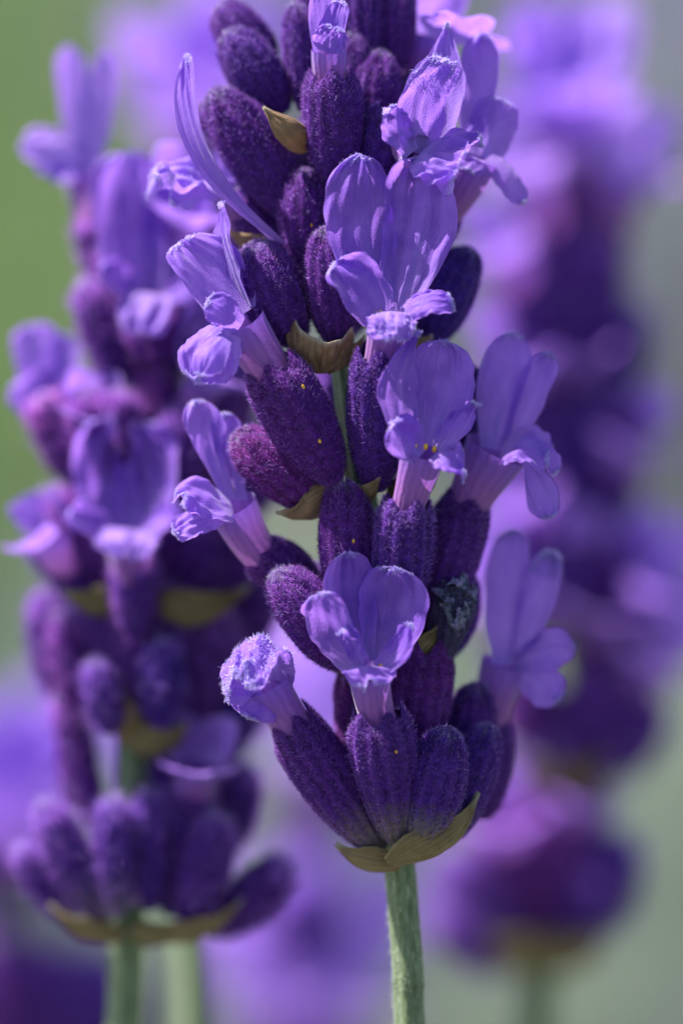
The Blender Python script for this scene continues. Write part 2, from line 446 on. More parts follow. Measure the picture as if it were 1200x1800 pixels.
# ------------------------------------------------------------------ corolla
def lip_fn(L, Theta, rth, lobes, a0, a1, k0, k1, ruffle, seed, sgn, z0, power=2.4, notch=.55, curl=0.0, sharp=0.0, skew=0.0, fold=0.0, spread=.25, ridge=0.0, crumple=.05):
    """fan-shaped lip: lobes = [(angle, half width, length)]; heading bends from a0 to a1 (radians from the tube axis)"""
    rho0 = rth * 1.5 / max(Theta, .4)
    rho0 = min(rho0, 2.2 * rth)
    wf = wob_fn(seed, 6, 3.2); wf2 = wob_fn(seed + 1, 5, 9.0); wf3 = wob_fn(seed + 2, 4, 14.)
    ss = np.linspace(0, 1.3, 131)
    al = a0 + (a1 - a0) * np.clip(ss, 0, 1.3) ** 1.2
    Y = np.concatenate([[0], np.cumsum(np.sin(al[:-1]) * np.diff(ss))]) * L
    Z = np.concatenate([[0], np.cumsum(np.cos(al[:-1]) * np.diff(ss))]) * L
    def outline(th):
        r = np.full_like(th, 0.0)
        for (c, hw, ln, *_) in lobes:
            x = np.clip(np.abs(th - c) / hw, 0, 1)
            e = (1 - x ** power) ** .5 if not sharp else (1 - x) ** sharp
            r = np.maximum(r, ln * (notch + (1 - notch) * e))
        end = np.clip((Theta - np.abs(th)) / (.22 * Theta), 0, 1)
        r = r * (.45 + .55 * np.sqrt(1 - (1 - end) ** 2))
        return r * (1 + .05 * wf3(th * .8, 0 * th) + .025 * wf3(th * 2.3 + 1, 0 * th))
    rb = np.random.default_rng(seed + 3); lb = [(q[0], q[1], q[3] if len(q) > 3 else rb.normal(0, .09)) for q in lobes]
    def f(u, v):
        th = u * Theta
        rho = rho0 + v * outline(th)
        a = (rho + spread * L * np.clip(v, 0, 1) ** .6 * (1 - np.clip(v, 0, 1)) * 1.6) * np.sin(th); b = np.maximum(rho * np.cos(th) - rho0 * np.cos(th) ** 1.0, 0)
        s = np.clip(b / L, 0, 1.3)
        A = np.interp(s, ss, al); y = np.interp(s, ss, Y); z = np.interp(s, ss, Z)
        kap = k0 / rth * (1 - np.clip(s * 2.2, 0, 1)) ** 2 + k1 / L * np.clip(s * 2, 0, 1)
        kap = np.where(np.abs(kap) < 1e-6, 1e-6, kap)
        aa = np.clip(a * kap, -2.6, 2.6)
        x = np.sin(aa) / kap; ins = (1 - np.cos(aa)) / kap
        amp = 1.7 * ruffle * L * np.clip(v, 0, 1) ** 1.3
        off = amp * (wf(th * 1.6, v * 1.0) * .8 + wf2(th * .9, v * .8) * .38 + wf3(th, v) * .22 * v)
        off = off + crumple * L * np.clip(v * 3, 0, 1) * (wf2(th * .75 + .3, v * .9) + .5 * wf3(th * 1.2 + 1, v * 1.5))
        mid = sum(np.exp(-((th - c) / (hw * .55)) ** 2) * -.10 for c, hw, *_ in lobes) * L * np.sin(np.pi * np.clip(v, 0, 1))
        off = off + mid * .8 - curl * L * np.clip(v - .72, 0, 1) ** 2 * 6 + fold * L * u * v
        t_in = ins + off
        off = off + sum(q * np.exp(-((th - c) / (hw * .7)) ** 2) for c, hw, q in lb) * L * np.clip(v, 0, 1) ** 2
        off = off + ridge * L * np.exp(-(th / .10) ** 2) * np.clip(1 - v, 0, 1) * np.clip(v * 5, 0, 1)
        px = x + skew * L * v
        py = sgn * (rth * .96 + y) - sgn * np.cos(A) * t_in
        pz = z0 + z + np.sin(A) * t_in
        return np.stack([px, py, pz], -1)
    return f

def petal_mesh(name, f, M, nu, nv, mat=None):
    u = np.linspace(-1, 1, nu); v = np.linspace(0, 1, nv) ** .85
    V_, U_ = np.meshgrid(v, u, indexing='ij')
    p = f(U_, V_)
    p = p @ M[:3, :3].T + M[:3, 3]
    return grid_mesh(name, p * S, False, None, mat or PETAL)

def petal_hairs(f, M, n, back=1, hl=8, hw=1.3, vmin=.1):
    u = rng.uniform(-.97, .97, n); v = rng.uniform(vmin, 1, n) ** .8
    ed = rng.random(n) < .3; v[ed] = rng.uniform(.95, 1, ed.sum())
    e = .01
    p = f(u, v); du = f(u + e, v) - f(u - e, v); dv = f(u, v) - f(u, v - e)
    nn = np.cross(du, dv); nn /= np.linalg.norm(nn, axis=1)[:, None] + 1e-12
    d = nn * back * rng.uniform(.4, 1, (n, 1)) + rng.normal(0, .45, (n, 3)); d /= np.linalg.norm(d, axis=1)[:, None]
    s = np.cross(d, rng.normal(0, 1, (n, 3))); s /= np.linalg.norm(s, axis=1)[:, None]
    R = M[:3, :3]
    c = np.array([.62, .52, .88]) * rng.uniform(.7, 1.1, (n, 1))
    return hair_mesh('fuzz', (p @ R.T + M[:3, 3]) * S, d @ R.T, s @ R.T, rng.uniform(.5, 1.2, n) * hl * S, hw * S * np.ones(n), np.clip(c, 0, 1))

def tube_mesh(p0, d0, p3, d3, r0, r1, M3, seed, nv=16, nu=28):
    """bent tube in calyx-local pixels from p0 (heading d0) to p3 (heading d3); last ring matches the flower frame"""
    Lh = np.linalg.norm(p3 - p0)
    b1 = p0 + d0 * Lh * .4; b2 = p3 - d3 * Lh * .4
    t = np.linspace(0, 1, nv)[:, None]
    c = (1 - t) ** 3 * p0 + 3 * t * (1 - t) ** 2 * b1 + 3 * t * t * (1 - t) * b2 + t ** 3 * p3
    tan = np.gradient(c, axis=0); tan /= np.linalg.norm(tan, axis=1)[:, None]
    tan[-1] = d3
    th = np.linspace(0, 2 * np.pi, nu, endpoint=False)
    wf = wob_fn(seed, 5, 2.)
    rows = []
    for i in range(nv):
        R = frame(tan[i], M3[:, 1])
        s = i / (nv - 1)
        r = r0 + (r1 - r0) * s ** 1.6
        rr = r * (1 + .05 * wf(np.cos(th) + s * 2, np.sin(th)) + .018 * np.cos(8 * th))
        rows.append(c[i] + np.outer(rr * np.cos(th), R[:, 0]) + np.outer(rr * np.sin(th), R[:, 1]))
    return grid_mesh('corolla_tube', np.array(rows) * S, True, None, TUBE)

UP2 = [(-.40, .42, 1.0), (.40, .42, 1.0)]

class Spike:
    def __init__(self, label, group, path, name='lavender_spike', detail=1.0, radius=27, ground=(0, 0), stemhair=0, below=True):
        self.detail = detail
        pts = [P(*p) for p in path]                   # from the bottom of the picture upward
        gw = C2W @ Vector(pts[0])
        foot = Vector((gw.x + ground[0], gw.y + ground[1], 0.0))
        root = bpy.data.objects.new(name, None); col.objects.link(root)
        root.empty_display_size = .01
        root.matrix_basis = Matrix.Translation(foot)
        root['label'] = label; root['category'] = 'lavender'; root['group'] = group
        self.root = root
        self.seed = int(rng.integers(1, 10 ** 6))
        # stem, from the ground up
        d = (Vector(pts[1]) - Vector(pts[0])).normalized(); dw = C2W.to_3x3() @ d
        dist = gw.z
        low = []
        if below:
            for s_ in (0, .2, .4, .6, .8, .93):
                a = foot + Vector((0, 0, 1)) * dist * s_
                b = gw - dw * dist * (1 - s_)
                q = a.lerp(b, s_ ** 1.5)
                low.append(np.array(W2C @ q))
        full = np.array(low + pts)
        # smooth resample (Catmull-Rom)
        ext = np.vstack([2 * full[0] - full[1], full, 2 * full[-1] - full[-2]])
        out = []
        for i in range(1, len(ext) - 2):
            nseg = 14 if i > len(low) - 1 else 5
            for k in range(nseg):
                t = k / nseg
                a, b, c, e = ext[i - 1], ext[i], ext[i + 1], ext[i + 2]
                out.append(.5 * (2 * b + (c - a) * t + (2 * a - 5 * b + 4 * c - e) * t * t + (3 * b - a - 3 * c + e) * t ** 3))
        out.append(ext[-2]); out = np.array(out)
        tan = np.gradient(out, axis=0); tan /= np.linalg.norm(tan, axis=1)[:, None]
        th = np.linspace(0, 2 * np.pi, 32, endpoint=False)
        prof = 1 + .12 * np.cos(4 * th + .6) + .05 * np.cos(8 * th + 1)
        rows = []
        base = np.array(W2C @ foot)
        nrm = []
        for i in range(len(out)):
            R = frame(tan[i], (0, -1, 0))
            f_ = 1 + out[i][1] / D
            r = radius * S * f_ * prof * (1.0 if i < len(out) * .55 else max(.5, 1 - (i / len(out) - .55)))
            q = np.outer(r * np.cos(th), R[:, 0]) + np.outer(r * np.sin(th), R[:, 1])
            rows.append(out[i] + q - base); nrm.append(q)
        rows = np.array(rows)
        Mw = C2W @ Matrix.Translation(Vector(base))
        so = add('stem', grid_mesh('stem', rows, True, None, STEM), root, Mw)
        self.stem = so
        if stemhair:
            n = stemhair
            vis = np.where(out[:, 2] < (900 - 1350) * S)[0]; vis = vis[out[vis, 2] > (900 - 1900) * S]
            i = rng.choice(vis, n); k = rng.integers(0, 32, n); fr = rng.random(n)
            i2 = np.minimum(i + 1, len(out) - 1)
            p = rows[i, k] * (1 - fr)[:, None] + rows[i2, k] * fr[:, None]
            k2 = (k + 1) % 32; g = rng.random(n)[:, None]
            p = p * (1 - g) + (rows[i, k2] * (1 - fr)[:, None] + rows[i2, k2] * fr[:, None]) * g
            nr = np.array(nrm)[i, k]; nr /= np.linalg.norm(nr, axis=1)[:, None]
            d_ = nr + rng.normal(0, .6, (n, 3)); d_ /= np.linalg.norm(d_, axis=1)[:, None]
            s_ = np.cross(d_, rng.normal(0, 1, (n, 3))); s_ /= np.linalg.norm(s_, axis=1)[:, None]
            tint = np.array([.40, .45, .36]) * rng.uniform(.6, 1.1, (n, 1))
            add('fuzz', hair_mesh('fuzz', p, d_, s_, rng.uniform(4, 11, n) * S, 1.3 * S * np.ones(n), tint), so, local=Matrix(), kind='stuff')

    def calyx(self, base, tip, width, opened=False, tone=.4, grey=0., greenbase=0., bend=.12, fuzz=1.0, pale=.34, dorsal=None, label=None, flower=None, pollen=(), hl=11, tuft=.55):
        self.seed += 17
        b = P(*base); t = P(*tip)
        f_ = fac((base[2] + tip[2]) / 2)
        ax = t - b; L = np.linalg.norm(ax) / S; ax = ax / np.linalg.norm(ax)
        dh = dorsal if dorsal is not None else (0, .6, .8)
        R = frame(ax, dh)
        fn = calyx_fn(L, width / 2 * f_, self.seed, opened, bend,   .09 if grey > .4 else .045, .40 if grey > .4 else .10)
        dt = self.detail
        me = make_calyx_mesh(lambda T, TH: fn(T, TH) * S, int(14 + 8 * dt), int(26 + 40 * dt))
        M = C2W @ Matrix(mat4(R, b).tolist())
        name = 'calyx' if opened else 'bud'
        o = add(name, me, self.root, M, tone=float(tone), grey=float(grey), greenbase=float(greenbase))
        if label: o['label'] = label
        if fuzz > 0:
            n = int((11500 if dt > .7 else 5200) * fuzz * dt * (L * width / 20000))
            kk = 1 if dt > .7 else 1.9
            add('fuzz', make_calyx_fuzz(fn, n, L, width / 2, tone, hl * (.52 if dt > .7 else 1.3), .72 * kk, pale, grey > .4, greenbase, 0.0 if opened else tuft, 1.0 if dt > .7 else 1.7), o, local=Matrix(), kind='stuff')
        for (x, y) in pollen:
            # a grain sitting on the front face of the calyx under that pixel
            TT, HH = np.meshgrid(np.linspace(.03, .97, 60), np.linspace(0, 2 * np.pi, 90), indexing='ij')
            q = fn(TT, HH).reshape(-1, 3) * S @ R.T + b
            scr = np.stack([600 + q[:, 0] / S / (1 + q[:, 1] / D), 900 - q[:, 2] / S / (1 + q[:, 1] / D)], 1)
            dd = np.hypot(scr[:, 0] - x, scr[:, 1] - y) + (q[:, 1] / S - q[:, 1].min() / S) * .12
            k = dd.argmin()
            pos = (q[k] - b) @ R
            add('pollen_grain', GRAIN, o, local=Matrix.Translation(Vector(pos)) @ Matrix.Rotation(random.random() * 3, 4, 'Z') @ Matrix.Scale(random.uniform(.6, 1.1), 4))
        if flower:
            self.flower(o, R, b, L, width / 2 * f_, **flower)
        return o

    def petal(self, o, R, b, base, tip, width, face=(0, -1, .2), bow=.06, cup=.5, curl=.0, ruffle=.06, crumple=.035, side=0.0, prof='round', tone=.15, hairs=0, hv=.5, roll=0.0, mat=None):
        """one corolla lobe: a sheet from base to tip (photo pixels and depth) with its inner side towards face"""
        self.seed += 7; dt_ = self.detail
        q0, q3 = P(*base) / S, P(*tip) / S
        ax = q3 - q0; L = np.linalg.norm(ax); ax = ax / L
        n = np.asarray(face, float); n = n - ax * (n @ ax); n /= np.linalg.norm(n)
        lat = np.cross(ax, n)
        W = width * fac(tip[2])
        wf, wf2, wf3 = wob_fn(self.seed, 6, 2.6), wob_fn(self.seed + 1, 6, 6.0), wob_fn(self.seed + 2, 6, 13.)
        kv, kw = {'round': ([0, .12, .3, .5, .68, .82, .92, .97, 1], [.46, .58, .80, .96, 1, .92, .70, .46, .06]),
                  'spoon': ([0, .15, .35, .55, .72, .85, .93, .975, 1], [.30, .36, .55, .84, 1, .93, .72, .45, .06]),
                  'point': ([0, .15, .4, .6, .8, .92, 1], [.5, .75, 1, .88, .5, .22, .03]),
                  'broad': ([0, .1, .25, .5, .75, .88, .95, 1], [.62, .82, .97, 1, .97, .86, .70, .35]),
                  'strip': ([0, .1, .3, .6, .85, .95, 1], [.6, .8, .95, 1, .85, .5, .06])}[prof]
        vv = np.linspace(0, 1, 201); ww = np.interp(vv, kv, kw); kk = np.hanning(15); kk /= kk.sum()
        sm = np.convolve(np.pad(ww, 7, 'edge'), kk, 'valid'); ww = np.where(vv < .93, sm, np.minimum(ww, sm + .1))
        def f(u, v):
            ux, vx = u, np.clip(v, 0, 1.02)
            w_ = np.interp(vx, vv, ww) * W / 2
            w_ = w_ * (1 + (.13 * wf2(np.sign(u) * 1.1, vx * 1.2) + .08 * wf3(np.sign(u) * 2, vx * 1.6)) * np.clip(np.abs(u) * 2, 0, 1))
            a = u * w_
            kap = cup / (W / 2) * (1.6 - .8 * vx)
            kap = kap if abs(cup) > 1e-6 else kap + 1e-6
            x = np.sin(a * kap) / kap; ins = (1 - np.cos(a * kap)) / kap
            edge = np.maximum(np.abs(u) ** 2.5, vx ** 4)
            off = ins + 2.6 * ruffle * W * edge * vx ** .5 * (wf2(u * .9, vx * 1.1) + .5 * wf3(u, vx))
            off = off + 2.2 * crumple * W * np.clip(vx * 3, 0, 1) * (wf(u * 1.2, vx * 1.4) * 1.2 + wf2(u + 2, vx * .8) * .6 + .22 * wf3(u + 3, vx * 1.2))
            off = off + .05 * W * np.exp(-(u / .16) ** 2) * (1 - vx) * np.clip(vx * 6, 0, 1)          # mid fold
            off = off - bow * L * np.sin(np.pi * np.clip(vx, 0, 1)) - curl * L * np.clip(vx - .6, 0, 1) ** 2 * 4
            off = off + roll * W * u * vx
            s = vx * L + .05 * W * vx * wf3(u * 1.5 + 4, vx * .2) * (np.abs(u) < .9)
            sx = side * np.sin(np.pi * np.clip(vx, 0, 1))
            return q0 + np.multiply.outer(x + sx, lat) + np.multiply.outer(off, n) + np.multiply.outer(s, ax)
        M = mat4(R.T, -(b / S) @ R)
        po = add('petal', petal_mesh('petal', f, M, 41, 36, mat), o, local=Matrix(), tone=float(tone))
        if hairs:
            for sg in (1, -1):
                add('fuzz', petal_hairs(f, M, hairs // 2, sg, vmin=hv, hl=9, hw=1.1), o, local=Matrix(), kind='stuff')
        if not hairs and dt_ > .7:
            add('fuzz', petal_hairs(f, M, 260, 1, vmin=.94, hl=5, hw=.9), o, local=Matrix(), kind='stuff')  # pale edge hairs added to give the petals light, backlit rims
        return po

    def flower(self, o, R, b, Lc, Rc, throat, axis, dorsal=(0, .8, .6), size=1.0, up=None, low=None, rt=None, r0=None, tone=.15, hairs=.5, uplobes=None, lowlobes=None, stamens=0, petals=None):
        up = dict(dict(L=200, Theta=.85, a0=.35, a1=.8, k0=.9, k1=.7, ruffle=.10, ridge=.07), **(up or {}))
        low = dict(dict(L=105, Theta=1.25, a0=.15, a1=1.6, k0=.9, k1=.3, ruffle=.14), **(low or {}))
        self.seed += 31
        thp = (P(*throat) - b) @ R / S                      # calyx-local pixels
        ff = fac(throat[2])
        Fw = frame(axis, dorsal)
        Fl = R.T @ Fw
        rt = (rt or 33) * size * ff; r0 = (r0 or 25) * size * ff
        p0 = np.array([0, 0, Lc * .72])
        dt = self.detail
        add('corolla_tube', tube_mesh(p0, np.array([0, 0, 1.]), thp, Fl[:, 2], r0, rt, Fl, self.seed, int(8 + 8 * dt), int(16 + 12 * dt)), o, local=Matrix(), tone=tone)
        M = mat4(Fl, thp)
        nu, nv = int(24 + 46 * dt), int(14 + 26 * dt)
        for pt in (petals or ()):
            kw = dict(tone=tone); kw.update(pt[3]); self.petal(o, R, b, pt[0], pt[1], pt[2], **kw)
        for key, q, sgn, lobes in () if petals else (('upper_lip', up, 1, uplobes or UP2), ('lower_lip', low, -1, lowlobes or [(-.82, .42, .95), (0, .44, 1.0), (.82, .42, .95)])):
            q = dict(q)
            if q.pop('none', False):
                continue
            L = q.pop('L') * size * ff; Th = q.pop('Theta')
            lb = [(c * Th / (.82 if sgn > 0 else 1.25), h * Th / (.82 if sgn > 0 else 1.25), ln * L, *rest) for c, h, ln, *rest in lobes]
            nh = q.pop('hairs', 0); q0 = q.pop('hv', .1)
            f = lip_fn(L, Th, rt, lb, q.pop('a0'), q.pop('a1'), q.pop('k0'), q.pop('k1'), q.pop('ruffle'), self.seed + (5 if sgn > 0 else 9), sgn, 0.0, **q)
            po = add(key, petal_mesh(key, f, M, nu, nv), o, local=Matrix(), tone=tone)
            if nh:
                petal_fuzz = petal_hairs(f, M, nh, 1 if sgn > 0 else -1, vmin=q0)
                add('fuzz', petal_fuzz, o, local=Matrix(), kind='stuff')
        for i in range(stamens):
            a = (i - (stamens - 1) / 2) * .55
            pos = thp + Fl @ np.array([rt * .62 * math.sin(a * 1.3), -rt * .25 + abs(a) * 4, rt * (.15 + .1 * (i % 2))])
            add('stamen', GRAIN, o, local=Matrix.Translation(Vector(pos * S)) @ Matrix.Scale(1.15, 4))

    def bract(self, base, tip, width, face, cup=1.1, bow=.2, dry=.3, lobes=None, sharp=1.2, Theta=.8, label=None, curl=0.0, ruffle=.05):
        """face: direction (camera frame) the outer side looks at"""
        self.seed += 13
        b = P(*base); t = P(*tip); ax = t - b; L = np.linalg.norm(ax) / S
        R = frame(ax, -np.asarray(face, float))
        f_ = fac(base[2])
        # leaf blade: width profile along its length, rolled about its axis, bowed outward
        nu, nv = 29, 26
        v, u = np.meshgrid(np.linspace(0, 1, nv), np.linspace(-1, 1, nu), indexing='ij')
        wf = wob_fn(self.seed, 5, 3.)
        if lobes is None:
            hw = width / 2 * f_ * np.interp(v, [0, .1, .25, .4, .55, .7, .85, .95, 1], [.35, .70, .96, 1, .85, .52, .22, .09, .03])
            s = v * L
        else:
            hw = width / 2 * f_ * np.interp(v, [0, .12, .4, .7, 1], [.3, .55, .85, .97, 1])
            top = np.interp(u, [q[0] for q in lobes], [q[1] for q in lobes])
            s = v * L * top
        ang = cup
        a = u * hw
        rr = width / 2 * f_ / ang
        x = rr * np.sin(a / rr); y = rr * (1 - np.cos(a / rr))
        y = y - bow * L * np.sin(np.pi * np.clip(s / L, 0, 1)) + curl * L * np.clip(s / L - .6, 0, 1) ** 2
        y = y + ruffle * width * v * wf(u * 1.5, v) + .05 * width * wf(u * 4 + 2, v * 4)
        x = x * (1 + .06 * wf(np.sign(u) * 2, v * 7))
        p = np.stack([x, y, s], -1)
        me = grid_mesh('bract', p * S, False, None, BRACT)
        o = add('bract', me, self.root, C2W @ Matrix(mat4(R, b).tolist()), dry=float(dry))
        sd = o.modifiers.new('thickness', 'SOLIDIFY'); sd.thickness = 3.0 * S; sd.offset = 0
        if label: o['label'] = label
        return o

def make_grain():
    import bmesh
    bm = bmesh.new(); bmesh.ops.create_icosphere(bm, subdivisions=2, radius=1)
    for v_ in bm.verts:
        v_.co = Vector((v_.co.x * 3.6, v_.co.y * 3.6, v_.co.z * 5.5)) * (1 + .15 * noise.noise(v_.co * 2)) * S
    me = bpy.data.meshes.new('pollen_grain'); bm.to_mesh(me); bm.free()
    me.polygons.foreach_set('use_smooth', np.ones(len(me.polygons), bool)); me.materials.append(POLLEN)
    return me
GRAIN = make_grain()
# ------------------------------------------------------------------ the sharp spike in the middle
G = 'lavender spikes'
m = Spike('sharp violet lavender spike in the centre with eleven open flowers and a green stem', G,
          [(726, 1880, 0), (716, 1700, 0), (702, 1520, 0), (694, 1420, 0), (680, 1250, 0), (664, 1100, 0), (640, 900, 0), (614, 720, 0), (596, 560, 5), (588, 400, 15), (588, 200, 35), (592, 0, 60), (596, -160, 80)],
          stemhair=1800, radius=24, ground=(.01, -.02))

# --- lowest whorl
m.bract((682, 1518, -84), (840, 1392, -62), 112, (.34, -.60, -.72), cup=1.15, bow=.20, dry=.42, ruffle=.09, label='olive bract cupping the lowest calyces, with pointed tip')
m.bract((702, 1524, -62), (590, 1484, -46), 84, (-.3, -.6, -.75), cup=1.2, bow=.16, dry=.55, ruffle=.1)
m.calyx((668, 1494, -40), (512, 1270, -75), 110, True, .45, greenbase=.7, dorsal=(.7, .2, .6), flower=dict(
    throat=(468, 1204, -92), axis=(-.46, -.25, .85), dorsal=(.35, .45, .8), rt=42, r0=31, tone=.2, petals=[
    ((486, 1196, -70), (418, 1192, -168), 122, dict(face=(.05, .2, -1), bow=.55, cup=.5, prof='broad', ruffle=.10, crumple=.07, hairs=2200, hv=.1)),
    ((460, 1216, -110), (438, 1262, -122), 88, dict(face=(-.2, -1, .1), bow=-.1, cup=-.4, prof='round', tone=0.)),
    ((446, 1206, -104), (396, 1222, -130), 62, dict(face=(-.4, -.9, .3), bow=-.12, ruffle=.14))]))
m.calyx((655, 1440, 30), (606, 1180, -20), 62, False, 1.0, pale=.5, pollen=[(612, 1200)])  # strongly lit magenta put into the colour by full tone
m.calyx((716, 1400, 20), (748, 1130, -30), 112, True, .75, pale=.2)
m.calyx((800, 1410, 60), (838, 1205, 45), 98, False, .45, pale=.22)
m.calyx((850, 1440, 120), (862, 1262, 110), 80, True, .4, flower=dict(
    throat=(888, 1168, 95), axis=(.32, -.15, .93), dorsal=(-.75, .25, .35), rt=46, r0=30, tone=.35, petals=[
    ((880, 1170, 95), (902, 930, 92), 82, dict(face=(.15, -1, .1), cup=.6, side=-6, ruffle=.1, prof='round', hairs=300, hv=.85)),
    ((908, 1166, 84), (968, 970, 74), 76, dict(face=(-.2, -1, .3), cup=.6, ruffle=.12, prof='round', curl=.15, hairs=1200, hv=.72)),  # extra pale hairs at the tip stand for sunlit glints
    ((904, 1166, 78), (1008, 1134, 66), 80, dict(face=(0, -.9, .5), bow=-.14, cup=-.3, prof='round')),
    ((906, 1176, 74), (984, 1228, 62), 74, dict(face=(.1, -1, .3), bow=-.12, cup=-.3, prof='round'))]))
m.calyx((700, 1480, -66), (664, 1252, -135), 116, True, .30, greenbase=.8, pollen=[(695, 1320)], flower=dict(
    throat=(649, 1178, -165), axis=(-.04, -.5, .86), dorsal=(0.05, .85, .5), rt=38, r0=30, tone=.05, stamens=4, petals=[
    ((640, 1160, -150), (606, 972, -142), 104, dict(face=(.2, -1, .1), cup=.7, side=-6, prof='round', curl=-.12)),
    ((662, 1165, -150), (692, 996, -158), 140, dict(face=(-.15, -1, .15), cup=.75, side=16, prof='round', bow=.12, ruffle=.03)),
    ((628, 1172, -168), (560, 1042, -196), 92, dict(face=(-.55, -.85, .2), cup=.35, prof='broad', ruffle=.08, side=-8)),
    ((636, 1178, -176), (600, 1108, -206), 46, dict(face=(-.6, -.6, .3), ruffle=.22, prof='strip')),
    ((662, 1180, -176), (722, 1096, -190), 58, dict(face=(-.5, -.8, .3), cup=.4, prof='strip', ruffle=.10, side=10)),
    ((650, 1170, -180), (646, 1204, -210), 94, dict(face=(0, -.8, .7), bow=-.2, cup=-.2, ruffle=.16, prof='broad', tone=.3))]))
m.calyx((790, 1476, -24), (858, 1278, -30), 92, False, .18, greenbase=.3)
m.calyx((738, 1486, -86), (788, 1284, -120), 104, False, .2, greenbase=.8)

# --- second whorl
m.bract((640, 1180, 0), (560, 1140, -40), 90, (-.3, -.6, -.7), cup=1.2, dry=.25)
m.bract((690, 1180, -10), (775, 1092, -50), 100, (.4, -.8, -.5), cup=1.1, dry=.35)
m.bract((716, 1120, -70), (752, 1012, -80), 34, (-.3, -.9, 0), cup=.8, dry=.0, label='small dark green bract')
m.calyx((602, 1172, -70), (487, 1008, -95), 104, False, .55, pale=.5, hl=13)
m.calyx((618, 1080, -60), (604, 848, -80), 104, False, .62, pale=.3, pollen=[(620, 950)])
m.calyx((778, 1160, 60), (822, 1010, 40), 70, False, .2)
m.calyx((768, 1168, -20), (802, 1026, -52), 66, True, .1, grey=.85, bend=.6, flower=dict(throat=(802, 1052, -50), axis=(.25, -.3, .9), rt=16, r0=14, tone=0., petals=[
    ((796, 1056, -52), (806, 1018, -70), 46, dict(face=(0, -1, .2), crumple=.22, ruffle=.3, mat=WITHER)), ((806, 1060, -48), (826, 1040, -60), 42, dict(face=(-.3, -1, .2), crumple=.22, ruffle=.3, mat=WITHER)),
    ((790, 1066, -58), (778, 1044, -84), 40, dict(face=(.2, -1, .3), crumple=.25, ruffle=.3, mat=WITHER)), ((800, 1070, -60), (806, 1092, -92), 48, dict(face=(0, -1, .4), crumple=.25, ruffle=.3, mat=WITHER))]), pale=.45, label='shrivelled blue grey bud')
m.calyx((700, 1090, -80), (714, 882, -128), 108, True, .22, pale=.42, hl=13, flower=dict(
    throat=(744, 790, -156), axis=(.18, -.42, .88), dorsal=(-.15, .9, .4), rt=42, r0=27, tone=.1, stamens=3, petals=[
    ((752, 784, -142), (780, 598, -142), 122, dict(face=(-.05, -1, .1), cup=.5, prof='round', bow=.08, side=10, ruffle=.06)),
    ((722, 792, -168), (736, 582, -172), 84, dict(face=(.5, -.85, .1), cup=.4, side=-30, prof='point', bow=.05, ruffle=.08)),
    ((736, 804, -176), (690, 742, -206), 84, dict(face=(.2, -.9, .4), cup=.3, ruffle=.07, prof='round')),
    ((770, 792, -164), (834, 706, -176), 62, dict(face=(-.5, -.8, .3), prof='point', ruffle=.14, cup=.4)),
    ((764, 798, -174), (816, 836, -196), 74, dict(face=(-.1, -.8, .7), bow=-.15, prof='point', ruffle=.18))]))
m.calyx((762, 1110, 0), (818, 876, 0), 104, True, .45, pale=.22, flower=dict(
    throat=(872, 790, -15), axis=(.44, -.24, .86), dorsal=(-.6, .35, .5), rt=56, r0=35, tone=.25, petals=[
    ((864, 790, -5), (902, 584, 0), 94, dict(face=(.1, -1, .1), cup=.6, ruffle=.09, prof='round', bow=.05, side=-6)),
    ((892, 786, -2), (964, 620, -4), 68, dict(face=(-.2, -1, .3), cup=.6, prof='round', ruffle=.10)),
    ((880, 792, -32), (966, 800, -52), 104, dict(face=(.1, -.7, .7), bow=-.38, cup=-.3, prof='broad', ruffle=.08)),
    ((916, 780, -40), (966, 910, -46), 64, dict(face=(.25, -1, .2), bow=-.10, cup=-.5, prof='spoon', ruffle=.06)),
    ((930, 776, -40), (976, 832, -48), 42, dict(face=(.5, -.8, .3), bow=-.2, ruffle=.10))]))
# --- third whorl
m.bract((606, 862, -40), (486, 902, -60), 95, (0, -.7, -.7), cup=1.3, dry=.95, label='orange brown dry bract under the left calyces')
m.bract((690, 880, 10), (770, 820, -30), 90, (.4, -.7, -.5), cup=1.2, dry=.3)
m.calyx((560, 1040, 20), (452, 972, -10), 92, True, .6, flower=dict(
    throat=(408, 888, -36), axis=(-.40, -.38, .83), dorsal=(.35, .6, .6), rt=44, r0=33, tone=.25, petals=[
    ((404, 880, -30), (346, 702, -34), 80, dict(face=(.3, -1, .2), cup=.7, prof='spoon', curl=.15)),
    ((426, 880, -24), (392, 726, -14), 60, dict(face=(-.1, -1, .2), cup=.6, prof='spoon')),
    ((408, 892, -50), (316, 872, -96), 100, dict(face=(-.2, -.75, .7), bow=-.1, ruffle=.13, crumple=.05, prof='broad', cup=-.2)),
    ((404, 905, -52), (304, 936, -84), 64, dict(face=(-.2, -.8, .6), bow=-.1, ruffle=.14, crumple=.05, cup=-.2))]))
m.calyx((570, 890, -30), (415, 765, -50), 104, False, 1.0, pale=.4, hl=12)  # full tone paints this calyx as brightly lit magenta
